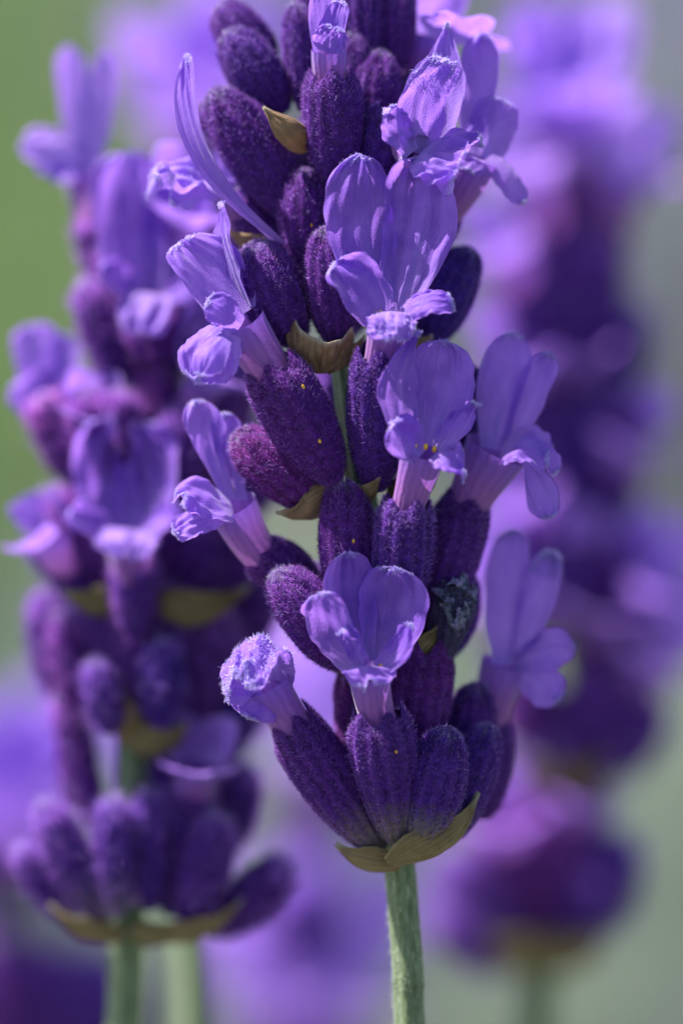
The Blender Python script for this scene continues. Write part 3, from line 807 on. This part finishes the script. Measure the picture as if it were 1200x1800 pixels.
m.calyx((588, 848, -70), (474, 645, -105), 134, True, .55, pollen=[(535, 680), (562, 775)], pale=.25, dorsal=(.7, .2, .6), flower=dict(
    throat=(420, 562, -122), axis=(-.42, -.42, .80), dorsal=(.15, .8, .55), rt=46, r0=37, tone=.2, petals=[
    ((416, 560, -115), (322, 420, -122), 124, dict(face=(.1, -1, .3), cup=.6, curl=.22, side=10, prof='broad', ruffle=.07)),
    ((438, 540, -112), (386, 356, -108), 62, dict(face=(-.93, -.45, 0), cup=.5, prof='round', bow=-.05, ruffle=.10)),
    ((424, 572, -140), (372, 528, -176), 66, dict(face=(-.5, -.7, .5), bow=-.14, cup=-.5, curl=.3)),
    ((404, 572, -146), (340, 668, -178), 112, dict(face=(-.1, -1, .3), bow=-.12, cup=-.35, prof='round', ruffle=.06)),
    ((398, 590, -160), (352, 660, -206), 66, dict(face=(-.1, -.9, .5), bow=-.2, cup=-.6, prof='round', tone=.4))]))  # inner fold; its lighter tone paints the folded highlight
m.calyx((806, 790, 50), (826, 645, 40), 74, False, .1, pale=.2)
m.calyx((660, 862, -50), (668, 618, -118), 112, True, .22, pale=.22, flower=dict(
    throat=(683, 556, -150), axis=(.03, -.52, .86), dorsal=(0, .85, .5), rt=37, r0=31, tone=.1, stamens=5, petals=[
    ((670, 550, -142), (630, 272, -128), 130, dict(face=(.12, -1, .2), side=-14, cup=.35, bow=.03, prof='round', ruffle=.09, crumple=.07)),
    ((694, 548, -138), (735, 278, -124), 134, dict(face=(-.08, -1, .2), side=16, cup=.35, bow=.04, prof='round', ruffle=.08, crumple=.06)),
    ((668, 558, -152), (590, 462, -176), 98, dict(face=(.2, -1, .3), side=6, cup=.2, prof='broad', ruffle=.16, bow=-.05)),
    ((704, 554, -158), (792, 524, -172), 74, dict(face=(-.1, -.75, .8), bow=-.16, curl=.15, ruffle=.10, cup=-.2)),
    ((685, 546, -165), (686, 598, -198), 92, dict(face=(0, -.9, .6), bow=-.22, ruffle=.10, cup=-.3, prof='broad', tone=.5, hairs=300, hv=.2))]))
m.calyx((752, 606, 40), (826, 440, 30), 96, False, .0, pale=.2, label='dark navy bud')
# --- fourth whorl
m.bract((556, 655, -70), (566, 556, -112), 150, (0, -.9, -.35), cup=1.15, bow=.16, dry=1.0, ruffle=.03,
        lobes=[(-1, .95), (-.82, 1.12), (-.62, .80), (-.2, .66), (.2, .60), (.6, .66), (.85, .82), (1, .62)], label='dry brown bract with a jagged rim')
m.calyx((520, 606, -40), (446, 430, -75), 120, False, .4, pale=.5, hl=13)
m.calyx((592, 606, -50), (572, 404, -85), 98, False, .5, pale=.42)
m.calyx((545, 480, -10), (534, 300, -30), 96, False, .55, pale=.2, pollen=[(548, 396)])
m.calyx((655, 480, 40), (640, 330, 30), 90, False, .3)
m.calyx((540, 470, 60), (425, 385, 60), 96, True, .5, flower=dict(
    throat=(404, 332, 40), axis=(-.36, -.3, .88), dorsal=(.5, .3, .7), rt=40, r0=28, tone=.7, petals=[
    ((496, 428, -52), (318, 100, -80), 62, dict(face=(-.6, -.8, .1), cup=1.1, prof='spoon', side=-26, tone=.35, ruffle=.07, bow=-.12, curl=.1)),
    ((398, 330, 24), (270, 300, 0), 112, dict(face=(-.1, -.7, .8), bow=-.08, cup=-.2, ruffle=.24, crumple=.08, prof='broad', tone=1., hairs=600, hv=.4)),
    ((395, 340, 20), (300, 352, 0), 60, dict(face=(-.1, -.8, .6), bow=-.1, ruffle=.2, tone=1.))]))
# --- fifth whorl and top
m.calyx((530, 392, 20), (378, 162, -10), 118, False, .40, pale=.28)
m.bract((545, 262, -40), (462, 186, -70), 64, (-.4, -.8, .2), cup=1.2, bow=.3, dry=.9, curl=-.6, label='orange bract with a curled pale tip')
m.calyx((588, 330, -30), (580, 128, -72), 108, True, .4, pale=.32, flower=dict(
    throat=(578, 88, -90), axis=(0, -.35, .93), dorsal=(.1, .9, .4), rt=31, r0=29, tone=.25, petals=[
    ((566, 92, -80), (566, -22, -96), 62, dict(face=(.4, -.9, .2), cup=.7, prof='broad')),
    ((590, 92, -82), (600, 2, -104), 58, dict(face=(-.4, -.9, .2), cup=.8, prof='broad', bow=-.12)),
    ((576, 92, -96), (588, 48, -122), 62, dict(face=(0, -.9, .3), cup=.3, prof='broad', ruffle=.10))]))
m.calyx((500, 200, 30), (402, 56, 20), 100, False, .2, pale=.4)
m.calyx((480, 110, 60), (386, 10, 60), 90, False, .35, pale=.3)
m.calyx((540, 200, 20), (520, 10, 10), 66, False, .3, pale=.4)
m.calyx((645, 250, 10), (668, 92, 0), 92, False, .5, pale=.25)
m.calyx((632, 140, 50), (634, -60, 40), 92, False, .35)
m.calyx((690, 130, 60), (694, -60, 60), 84, False, .5)
m.calyx((566, 60, 60), (560, -70, 60), 80, False, .4)
m.calyx((650, 330, -20), (694, 196, -60), 104, True, .2, pale=.35, flower=dict(
    throat=(742, 268, -108), axis=(.20, -.60, .77), dorsal=(.1, .75, .65), rt=42, r0=28, tone=.2, petals=[
    ((728, 268, -104), (784, 104, -128), 104, dict(face=(.55, -.8, .2), cup=.5, side=-16, prof='broad', ruffle=.08, hairs=900, hv=.55)),
    ((764, 258, -88), (786, 40, -66), 92, dict(face=(-.1, -1, .1), cup=.5, prof='point', bow=.05, tone=.6)),
    ((722, 270, -120), (680, 190, -152), 70, dict(face=(.4, -.85, .3), cup=.3, ruffle=.12)),
    ((740, 268, -124), (806, 306, -156), 110, dict(face=(0, -.85, .6), bow=-.1, ruffle=.22, crumple=.06, prof='broad', cup=-.2)),
    ((768, 262, -108), (846, 244, -122), 62, dict(face=(-.2, -.8, .6), bow=-.12, ruffle=.16))]))
m.calyx((690, 500, 40), (782, 372, 30), 84, True, .6, flower=dict(
    throat=(838, 276, 0), axis=(.40, -.2, .89), dorsal=(-.55, -.35, .7), rt=42, r0=30, tone=.3, petals=[
    ((828, 274, 4), (848, 58, 10), 78, dict(face=(.2, -1, .2), cup=.7, prof='round', ruffle=.1, tone=.5)),
    ((846, 276, -2), (884, 176, -6), 90, dict(face=(.2, -1, .2), cup=-.3, prof='broad')),
    ((858, 276, -8), (922, 356, -16), 48, dict(face=(.1, -.9, .5), bow=-.1, cup=-.5, prof='strip')),
    ((838, 278, -14), (822, 300, -40), 60, dict(face=(0, -.8, .6), bow=-.2, cup=-.3))]))
m.calyx((690, 240, 110), (735, 140, 120), 90, True, .4, flower=dict(
    throat=(755, 70, 120), axis=(.3, 0, .95), dorsal=(-.4, .4, .4), rt=46, r0=34, tone=.35,
    up=dict(L=150, Theta=.6, a0=0, a1=.1, k0=.8, k1=.6, ruffle=.08), low=dict(L=90, Theta=1.0, a0=.5, a1=1.2, k0=.7, k1=-.3, ruffle=.1)))
m.bract((628, 880, -60), (668, 838, -90), 40, (.2, -.9, -.2), cup=.9, dry=.5)
m.bract((600, 640, -40), (640, 590, -70), 46, (.4, -.8, -.2), cup=1.0, dry=.8)
m.bract((480, 440, 10), (400, 400, 0), 50, (-.3, -.7, -.6), cup=1.1, dry=.9)
m.bract((630, 350, 0), (700, 318, -20), 60, (.3, -.7, -.6), cup=1.1, dry=.6)
m.bract((700, 620, 20), (760, 590, 0), 70, (.3, -.7, -.6), cup=1.1, dry=.5)
m.calyx((566, 1130, 60), (560, 990, 50), 84, False, .4, pale=.3)
m.calyx((560, 860, 60), (490, 760, 70), 90, False, .6, pale=.3)
m.calyx((490, 430, 60), (418, 330, 50), 80, False, .5, pale=.4)
m.calyx((640, 240, 30), (618, 60, 10), 72, False, .4, pale=.4)
m.calyx((720, 280, 60), (740, 130, 50), 80, False, .3, pale=.3)
m.calyx((470, 260, 50), (350, 190, 60), 84, False, .35, pale=.5)
m.calyx((660, 560, 60), (720, 420, 60), 90, False, .4)
# --- backs of the whorls, seen through the gaps
for (bx, by, tx, ty, dd, w_) in [(690, 1450, 690, 1260, 110, 110), (640, 1440, 580, 1320, 120, 90), (665, 1130, 690, 960, 110, 110), (640, 1120, 560, 1010, 130, 100),
                                 (640, 860, 700, 700, 120, 110), (610, 830, 560, 660, 120, 110), (600, 590, 650, 430, 110, 100), (590, 560, 500, 440, 120, 100),
                                 (590, 360, 640, 210, 120, 100), (590, 350, 510, 230, 130, 110), (600, 130, 590, 0, 120, 100)]:
    m.calyx((bx, by, dd * .5), (tx, ty, dd + 60), w_, False, .35, fuzz=.35)

# ------------------------------------------------------------------ the soft spike on the left
L0 = 400
def L(x, y, d=0):
    return (x, y, L0 + d)
a = Spike('softly blurred lavender spike left of the sharp one, with olive bracts and pale stem', G,
          [L(214, 1900), L(222, 1640), L(228, 1500), L(234, 1350), L(238, 1150), L(240, 950), L(238, 750), L(230, 560), L(225, 380)], detail=.4, radius=28, ground=(-.01, 0))
def ab(bx, by, tx, ty, w_, d=0, tone=.4, opened=False, **k):
    a.calyx(L(bx, by, d), L(tx, ty, d - 20), w_ * .92, opened, tone, fuzz=k.pop('fuzz', 1.1), pale=k.pop('pale', .65), hl=15, **k)
for (b_, t_, w_, f_) in [((218, 1652), (88, 1590), 78, (-.25, -.7, -.6)), ((238, 1655), (318, 1618), 84, (.2, -.8, -.5)), ((262, 1650), (428, 1580), 70, (.3, -.7, -.6)),
                         ((235, 1310), (205, 1190), 80, (-.2, -.9, -.2)), ((235, 1320), (330, 1270), 100, (.3, -.8, -.4)),
                         ((235, 1060), (110, 1040), 90, (-.2, -.8, -.5)), ((240, 1080), (440, 1030), 110, (.3, -.8, -.5))]:
    a.bract(L(*b_, -60), L(*t_, -90), w_, f_, cup=1.2, dry=.15 + .05 * (w_ % 9))
ab(190, 1620, 78, 1412, 88, -60, .2, greenbase=.5)
ab(130, 1620, 36, 1490, 66, -10, .2)
ab(205, 1610, 196, 1405, 76, -100, .1, greenbase=.4)
ab(265, 1600, 262, 1395, 80, -60, .1)
ab(300, 1610, 318, 1390, 90, -30, .2)
ab(330, 1630, 385, 1440, 100, -60, .25)
ab(370, 1640, 505, 1520, 96, -20, .3)
ab(180, 1470, 105, 1225, 60, 10, .5)
ab(195, 1290, 168, 1165, 70, -100, .1, pale=.7)
ab(285, 1285, 285, 1130, 92, -90, .0)
ab(150, 1290, 110, 1080, 80, 0, .6)
ab(330, 1300, 350, 1090, 120, 0, .45)
ab(390, 1330, 415, 1180, 120, 60, .0)
ab(250, 1260, 238, 1030, 96, -60, .5)
ab(120, 1250, 80, 1040, 90, 60, .3)
ab(170, 1050, 55, 950, 70, -20, .2, pale=.6)
ab(195, 1040, 100, 860, 90, -30, .55, pale=.6)
ab(330, 1060, 345, 920, 130, 10, .4)
ab(420, 1060, 405, 920, 110, 40, .35)
ab(240, 1130, 235, 985, 86, -100, .3, True, flower=dict(throat=L(226, 940, -140), axis=(-.02, -.5, .86), dorsal=(0, .85, .5), rt=44, r0=36, tone=.05, petals=[
    (L(206, 930, -125), L(182, 738, -120), 128, dict(face=(.25, -1, .15), cup=.6, prof='broad', side=-10, bow=.08)),
    (L(246, 930, -125), L(256, 740, -118), 128, dict(face=(-.25, -1, .15), cup=.6, prof='broad', side=10, bow=.08)),
    (L(208, 945, -150), L(122, 898, -170), 66, dict(face=(.2, -.8, .6), ruffle=.12)), (L(248, 945, -150), L(318, 892, -170), 66, dict(face=(-.2, -.8, .6), ruffle=.12)),
    (L(227, 930, -160), L(216, 976, -195), 120, dict(face=(0, -.8, .7), bow=-.2, cup=-.2, prof='broad', ruffle=.10, tone=1.))]))
ab(150, 860, 80, 700, 90, -10, .7, True, pale=.55, flower=dict(throat=L(86, 700, 10), axis=(-.25, -.2, .94), dorsal=(-.5, .3, .6), rt=46, r0=38, tone=.8, petals=[
    (L(80, 695, 16), L(58, 570, 16), 92, dict(face=(.2, -1, .2), cup=.5, prof='broad')), (L(100, 690, 10), L(116, 588, 8), 70, dict(face=(-.1, -1, .2), cup=.5)),
    (L(80, 705, 0), L(30, 668, -20), 84, dict(face=(-.2, -.9, .4), cup=-.2, prof='broad')), (L(76, 715, 0), L(40, 730, -16), 64, dict(face=(-.2, -.9, .4), cup=-.2))]))
ab(195, 880, 150, 690, 90, -60, .6)
ab(270, 880, 268, 640, 130, -10, .75)
ab(350, 880, 380, 640, 130, 0, .5)
ab(220, 700, 150, 500, 84, -30, .4, pale=.6)
ab(210, 600, 200, 430, 90, 0, .5)
ab(280, 640, 268, 560, 110, -60, .5, True, flower=dict(throat=L(262, 520, -105), axis=(-.05, -.5, .86), dorsal=(0, .85, .5), rt=46, r0=40, tone=.05, petals=[
    (L(246, 515, -95), L(218, 268, -90), 128, dict(face=(.15, -1, .15), cup=.5, prof='broad', side=-12, bow=.05)),
    (L(280, 515, -95), L(318, 284, -88), 120, dict(face=(-.15, -1, .15), cup=.5, prof='round', side=10, bow=.05)),
    (L(246, 525, -120), L(182, 462, -140), 64, dict(face=(.2, -.8, .5), ruffle=.12)), (L(284, 525, -118), L(350, 500, -130), 60, dict(face=(-.1, -.8, .6), ruffle=.12)),
    (L(262, 515, -130), L(250, 586, -160), 96, dict(face=(0, -.9, .5), bow=-.15, cup=-.3, prof='broad', ruffle=.10, tone=.8))]))
ab(360, 560, 380, 380, 110, 40, .4)
ab(190, 520, 160, 390, 66, 40, .45, True, flower=dict(throat=L(152, 300, 56), axis=(-.16, -.25, .95), dorsal=(.5, .3, .5), rt=42, r0=28, tone=1.3, petals=[
    (L(146, 292, 58), L(120, 80, 56), 62, dict(face=(.2, -1, .1), cup=.6, prof='round')), (L(166, 292, 54), L(184, 90, 56), 56, dict(face=(-.1, -1, .1), cup=.6, prof='round')),
    (L(146, 295, 46), L(42, 244, 20), 92, dict(face=(-.1, -.85, .5), bow=-.08, cup=-.2, prof='broad', ruffle=.1)), (L(148, 305, 44), L(88, 300, 24), 60, dict(face=(-.1, -.9, .4), bow=-.1))]))

for (bx, by, tx, ty, w_, d_, tn) in [(210, 1180, 150, 1040, 90, -20, .4), (280, 1200, 300, 1030, 100, -30, .3), (320, 1180, 380, 1060, 100, 10, .4), (300, 900, 320, 720, 110, -50, .3), (160, 1010, 75, 870, 80, 30, .3),
        (200, 860, 215, 690, 90, -70, .5), (330, 800, 430, 660, 110, 20, .6), (250, 640, 220, 470, 100, -20, .4), (300, 660, 330, 480, 110, -10, .3), (310, 640, 400, 520, 100, 30, .5),
        (200, 480, 190, 320, 90, 60, .3), (250, 470, 255, 290, 90, 40, .3), (280, 460, 330, 300, 90, 60, .3), (420, 1300, 440, 1130, 110, 80, .3), (370, 1280, 390, 1090, 120, 40, .5), (130, 1420, 140, 1260, 70, 40, .3),
        (280, 970, 300, 800, 100, 0, .4), (400, 980, 432, 790, 100, 30, .4), (440, 1140, 452, 970, 100, 70, .3), (300, 1040, 285, 850, 96, -10, .5), (380, 760, 420, 600, 100, 40, .4), (450, 900, 470, 740, 90, 80, .4), (170, 1010, 180, 860, 80, 10, .4), (330, 1420, 350, 1250, 84, 30, .2), (400, 1500, 430, 1350, 80, 40, .2), (290, 1440, 296, 1300, 76, 20, .3)]:
    ab(bx, by, tx, ty, w_, d_, tn, pale=.7)
for (bx, by, tx, ty, w_, ax, dz, L_) in [(300, 800, 375, 640, 90, (.4, -.3, .85), (-.3, .7, .5), 130), (150, 1060, 70, 920, 70, (-.5, -.2, .8), (.4, .6, .5), 80), (330, 1450, 350, 1330, 80, (.1, -.4, .9), (0, .8, .5), 90),
        (110, 800, 175, 700, 70, (.1, -.6, .8), (0, .8, .5), 60), (300, 480, 340, 370, 80, (.2, -.3, .9), (0, .8, .5), 130)]:
    ab(bx, by, bx + .5 * (tx - bx), by + .5 * (ty - by), w_, -30, .4, True, pale=.7, flower=dict(throat=L(bx + .8 * (tx - bx), by + .8 * (ty - by), -70), axis=ax, dorsal=dz, rt=38, r0=30, tone=.4,
        up=dict(L=L_, Theta=.6, a0=.1, a1=.4, k1=1.2, ruffle=.08), low=dict(L=L_ * .55, Theta=1.0, a0=.3, a1=1.6, ruffle=.1)))

# ------------------------------------------------------------------ strongly blurred spikes farther back
def far_spike(label, path, d0, calyces, flowers, radius=30, bracts=()):
    s = Spike(label, G, [(x, y, d0) for x, y in path], detail=.2, radius=radius)
    for (bx, by, tx, ty, w_, tone) in calyces:
        s.calyx((bx, by, d0 - 40), (tx, ty, d0 - 70), w_, False, tone, fuzz=1.2, pale=.95, hl=21)
    for (bx, by, tx, ty, w_, tone, ax, do, L_) in flowers:
        dx, dy = tx - bx, ty - by
        s.calyx((bx, by, d0 - 40), (bx + dx * .45, by + dy * .45, d0 - 60), w_, True, .5, fuzz=.4, flower=dict(
            throat=(bx + dx * .75, by + dy * .75, d0 - 100), axis=ax, dorsal=do, rt=50, r0=38, tone=tone,
            up=dict(L=L_, Theta=.46, a0=.0, a1=.12, k1=1.2, ruffle=.09), low=dict(L=L_ * .36, Theta=.9, a0=.2, a1=1.5, ruffle=.12)))
    for (b_, t_, w_, f_) in bracts:
        s.bract((*b_, d0 - 80), (*t_, d0 - 120), w_, f_, cup=1.2, dry=.4)
    return s
far_spike('strongly blurred lavender spike at the right edge, pale flowers above dark calyces',
    [(930, 1900), (950, 1650), (975, 1450), (1000, 1200), (1010, 1000), (1020, 750), (1020, 480)], 1600,
    [(1010, 700, 1050, 400, 130, .3), (990, 700, 930, 450, 120, .3), (1040, 760, 1110, 540, 100, .1), (980, 880, 890, 620, 120, .3), (1010, 940, 1000, 690, 116, .1),
     (1050, 960, 1090, 700, 110, .3), (1000, 1100, 950, 860, 130, .3), (1040, 1130, 1090, 940, 110, .5), (1020, 1360, 1060, 1180, 140, .4), (1060, 1360, 1150, 1230, 120, .3),
     (960, 1330, 900, 1180, 110, .6), (925, 1640, 860, 1410, 100, .7), (955, 1640, 955, 1390, 100, .8), (985, 1650, 1030, 1400, 96, .5), (1000, 1660, 1095, 1470, 120, .1), (890, 1690, 790, 1500, 116, .2), (900, 1700, 770, 1590, 110, .2)],
    [(985, 500, 925, 260, 90, 1.6, (-.15, -.1, .97), (0, .8, .5), 175), (1020, 450, 1010, 150, 90, 1.4, (.0, -.15, .97), (0, .8, .5), 230), (1050, 460, 1110, 270, 80, 1.4, (.35, -.1, .9), (-.2, .8, .5), 150), (1005, 420, 975, 130, 80, 1.5, (-.1, -.1, .97), (.3, .8, .5), 200),
     (930, 560, 880, 420, 90, .8, (-.4, -.1, .9), (.3, .8, .5), 130), (960, 760, 900, 600, 90, .5, (-.2, -.4, .9), (0, .8, .5), 120), (1000, 1480, 1030, 1380, 80, .6, (.1, -.4, .9), (0, .8, .5), 110),
     (900, 1520, 880, 1420, 80, .6, (-.1, -.4, .9), (0, .8, .5), 120), (1060, 860, 1110, 760, 80, .6, (.3, -.4, .85), (-.1, .8, .5), 110), (980, 1120, 940, 1010, 80, .8, (-.1, -.5, .85), (0, .8, .5), 120), (1000, 700, 1010, 590, 80, .5, (0, -.5, .85), (0, .8, .5), 110), (1090, 1130, 1160, 1020, 90, 1.3, (.4, -.3, .85), (-.2, .8, .5), 150), (960, 980, 900, 860, 90, .6, (-.3, -.3, .9), (0, .8, .5), 130),
     (1050, 1180, 1060, 1040, 90, .9, (.1, -.5, .85), (0, .8, .5), 180), (1080, 1220, 1170, 1150, 90, .6, (.4, -.4, .8), (0, .8, .5), 170), (900, 1180, 870, 1010, 90, .7, (-.2, -.4, .8), (0, .8, .5), 160)],
    bracts=[((950, 1700), (860, 1640), 130, (-.2, -.8, -.4)), ((960, 1700), (1060, 1640), 120, (.2, -.8, -.4)), ((990, 1400), (1060, 1330), 120, (.2, -.8, -.4)), ((990, 1400), (920, 1330), 120, (-.2, -.8, -.4))])
far_spike('blurred lavender spike peeping out below the left one at the lower left corner',
    [(60, 2000), (60, 1850), (40, 1600), (20, 1300)], 3200,
    [(80, 1900, 40, 1640, 180, .5), (140, 1900, 180, 1660, 180, .2), (20, 1900, -60, 1640, 180, .6), (200, 1920, 270, 1720, 160, .2)],
    [(40, 1560, 20, 1420, 120, 1.3, (-.1, -.4, .9), (0, .8, .5), 230), (70, 1560, 90, 1380, 120, 1.3, (.2, -.4, .9), (0, .8, .5), 220), (0, 1600, -70, 1420, 120, 1.2, (-.3, -.3, .9), (0, .8, .5), 220)])
far_spike('blurred pale lavender spike glimpsed in the gap left of the sharp flower stem',
    [(560, 2100), (565, 1900), (550, 1600), (540, 1200)], 3600,
    [(545, 1700, 520, 1500, 160, .3)],
    [(540, 1500, 560, 1280, 140, 1.4, (.1, -.4, .9), (0, .8, .5), 280), (560, 1900, 600, 1740, 140, 1.5, (.1, -.4, .9), (0, .8, .5), 300), (500, 1900, 480, 1740, 140, 1.5, (-.1, -.4, .9), (0, .8, .5), 300)])
far_spike('blurred lilac lavender flower head behind the top of the sharp one on its left',
    [(330, 1200), (335, 900), (345, 600), (350, 350)], 2300,
    [(340, 520, 300, 300, 140, .4), (370, 540, 420, 320, 140, .4)],
    [(330, 330, 310, 180, 100, 1.2, (-.1, -.4, .9), (0, .8, .5), 200), (380, 300, 390, 130, 100, 1.2, (.2, -.4, .9), (0, .8, .5), 200)])
# a second stem just behind the left spike
sx = Spike('bare green lavender stem, blurred, just right of the left stem', G, [(352, 1950, 1000), (340, 1700, 1000), (330, 1500, 1000), (320, 1300, 1000)], detail=.2, radius=30)
sx.calyx((325, 1400, 990), (300, 1180, 980), 120, False, .4, fuzz=.3)
sx.calyx((330, 1420, 990), (400, 1250, 990), 120, False, .2, fuzz=.3)

# ------------------------------------------------------------------ ground and far plants
def ground():
    n = 90
    g = np.sinh(np.linspace(-1, 1, n) * 4.6) / np.sinh(4.6) * 60
    X, Y = np.meshgrid(g, g + 3, indexing='xy')
    Z = .012 * np.sin(X * 5.1) * np.sin(Y * 4.3 + 1) - .012
    me = grid_mesh('ground', np.stack([X, Y, Z], -1), False, None, GROUND)
    o = bpy.data.objects.new('ground', me); col.objects.link(o); o['kind'] = 'structure'; o['label'] = 'dry soil ground'
ground()

def blades(name, parent, n, center, ext, h, wdt, mat, lean=.5, z0=0.0, mound=False, seed=0, keep=None):
    r = np.random.default_rng(seed)
    x = r.uniform(-1, 1, n); y = r.uniform(-1, 1, n)
    if mound:
        k = x * x + y * y < 1; x, y = x[k], y[k]; n = len(x)
    if keep is not None:
        k = keep(x * ext[0], y * ext[1]); x, y = x[k], y[k]; n = len(x)
    base = np.stack([x * ext[0], y * ext[1], np.full(n, z0)], -1)
    if mound:
        base[:, 2] = z0 + ext[2] * np.sqrt(1 - x * x - y * y) * r.uniform(.35, 1, n) ** .5
    d = np.stack([r.normal(0, lean, n), r.normal(0, lean, n), np.ones(n)], -1)
    if mound:
        d[:, 0] += x * .6; d[:, 1] += y * .6
    d /= np.linalg.norm(d, axis=1)[:, None]
    s = np.cross(d, r.normal(0, 1, (n, 3))); s /= np.linalg.norm(s, axis=1)[:, None]
    ln = (h * r.uniform(.6, 1.2, n))[:, None]; ww = (wdt * r.uniform(.6, 1.2, n))[:, None]
    mid = base + d * ln * .55; tip = base + d * ln + r.normal(0, .15, (n, 3)) * ln
    V = np.stack([base - s * ww * .4, base + s * ww * .4, mid - s * ww * .5, mid + s * ww * .5, tip], 1).reshape(-1, 3)
    b = np.arange(n) * 5
    faces = []
    for q in b:
        faces.append((q, q + 1, q + 3, q + 2)); faces.append((q + 2, q + 3, q + 4))
    me = bpy.data.meshes.new(name); me.from_pydata(V.tolist(), [], faces); me.materials.append(mat); me.update()
    o = bpy.data.objects.new(name, me); col.objects.link(o)
    o.location = center
    if parent:
        o.parent = parent; o.location = (0, 0, 0)
    o['kind'] = 'stuff'
    return o
g_ = blades('grass', None, 60000, (-.60, 3.9, -.02), (.60, 2.6), .12, .012, GRASSM, .4, seed=3, keep=lambda X, Y: (Y > -2.2) & (X - .60 < -.0139 * (1 + 5 * (Y + 3.9)) * .75))
g_['label'] = 'green grass growing behind the flowers on the left'; g_['category'] = 'grass'
def bush(label, loc, rad, hgt, nf, nh, seed):
    o = bpy.data.objects.new('lavender_bush', None); col.objects.link(o); o.location = loc
    o['label'] = label; o['category'] = 'lavender bush'; o['group'] = 'far lavender bushes'
    blades('foliage', o, nf, (0, 0, 0), (rad, rad, hgt), .12, .010, LEAFM, .5, mound=True, seed=seed)
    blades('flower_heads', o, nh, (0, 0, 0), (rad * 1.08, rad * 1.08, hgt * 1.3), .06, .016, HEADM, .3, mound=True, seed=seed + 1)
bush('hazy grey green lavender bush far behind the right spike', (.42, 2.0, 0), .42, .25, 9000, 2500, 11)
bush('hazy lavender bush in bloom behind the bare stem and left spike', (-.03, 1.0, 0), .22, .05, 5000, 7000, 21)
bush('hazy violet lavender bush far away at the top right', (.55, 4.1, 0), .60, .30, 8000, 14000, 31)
bush('hazy lavender bush far away behind the top of the sharp spike', (.14, 3.4, 0), .30, .22, 9000, 2500, 41)
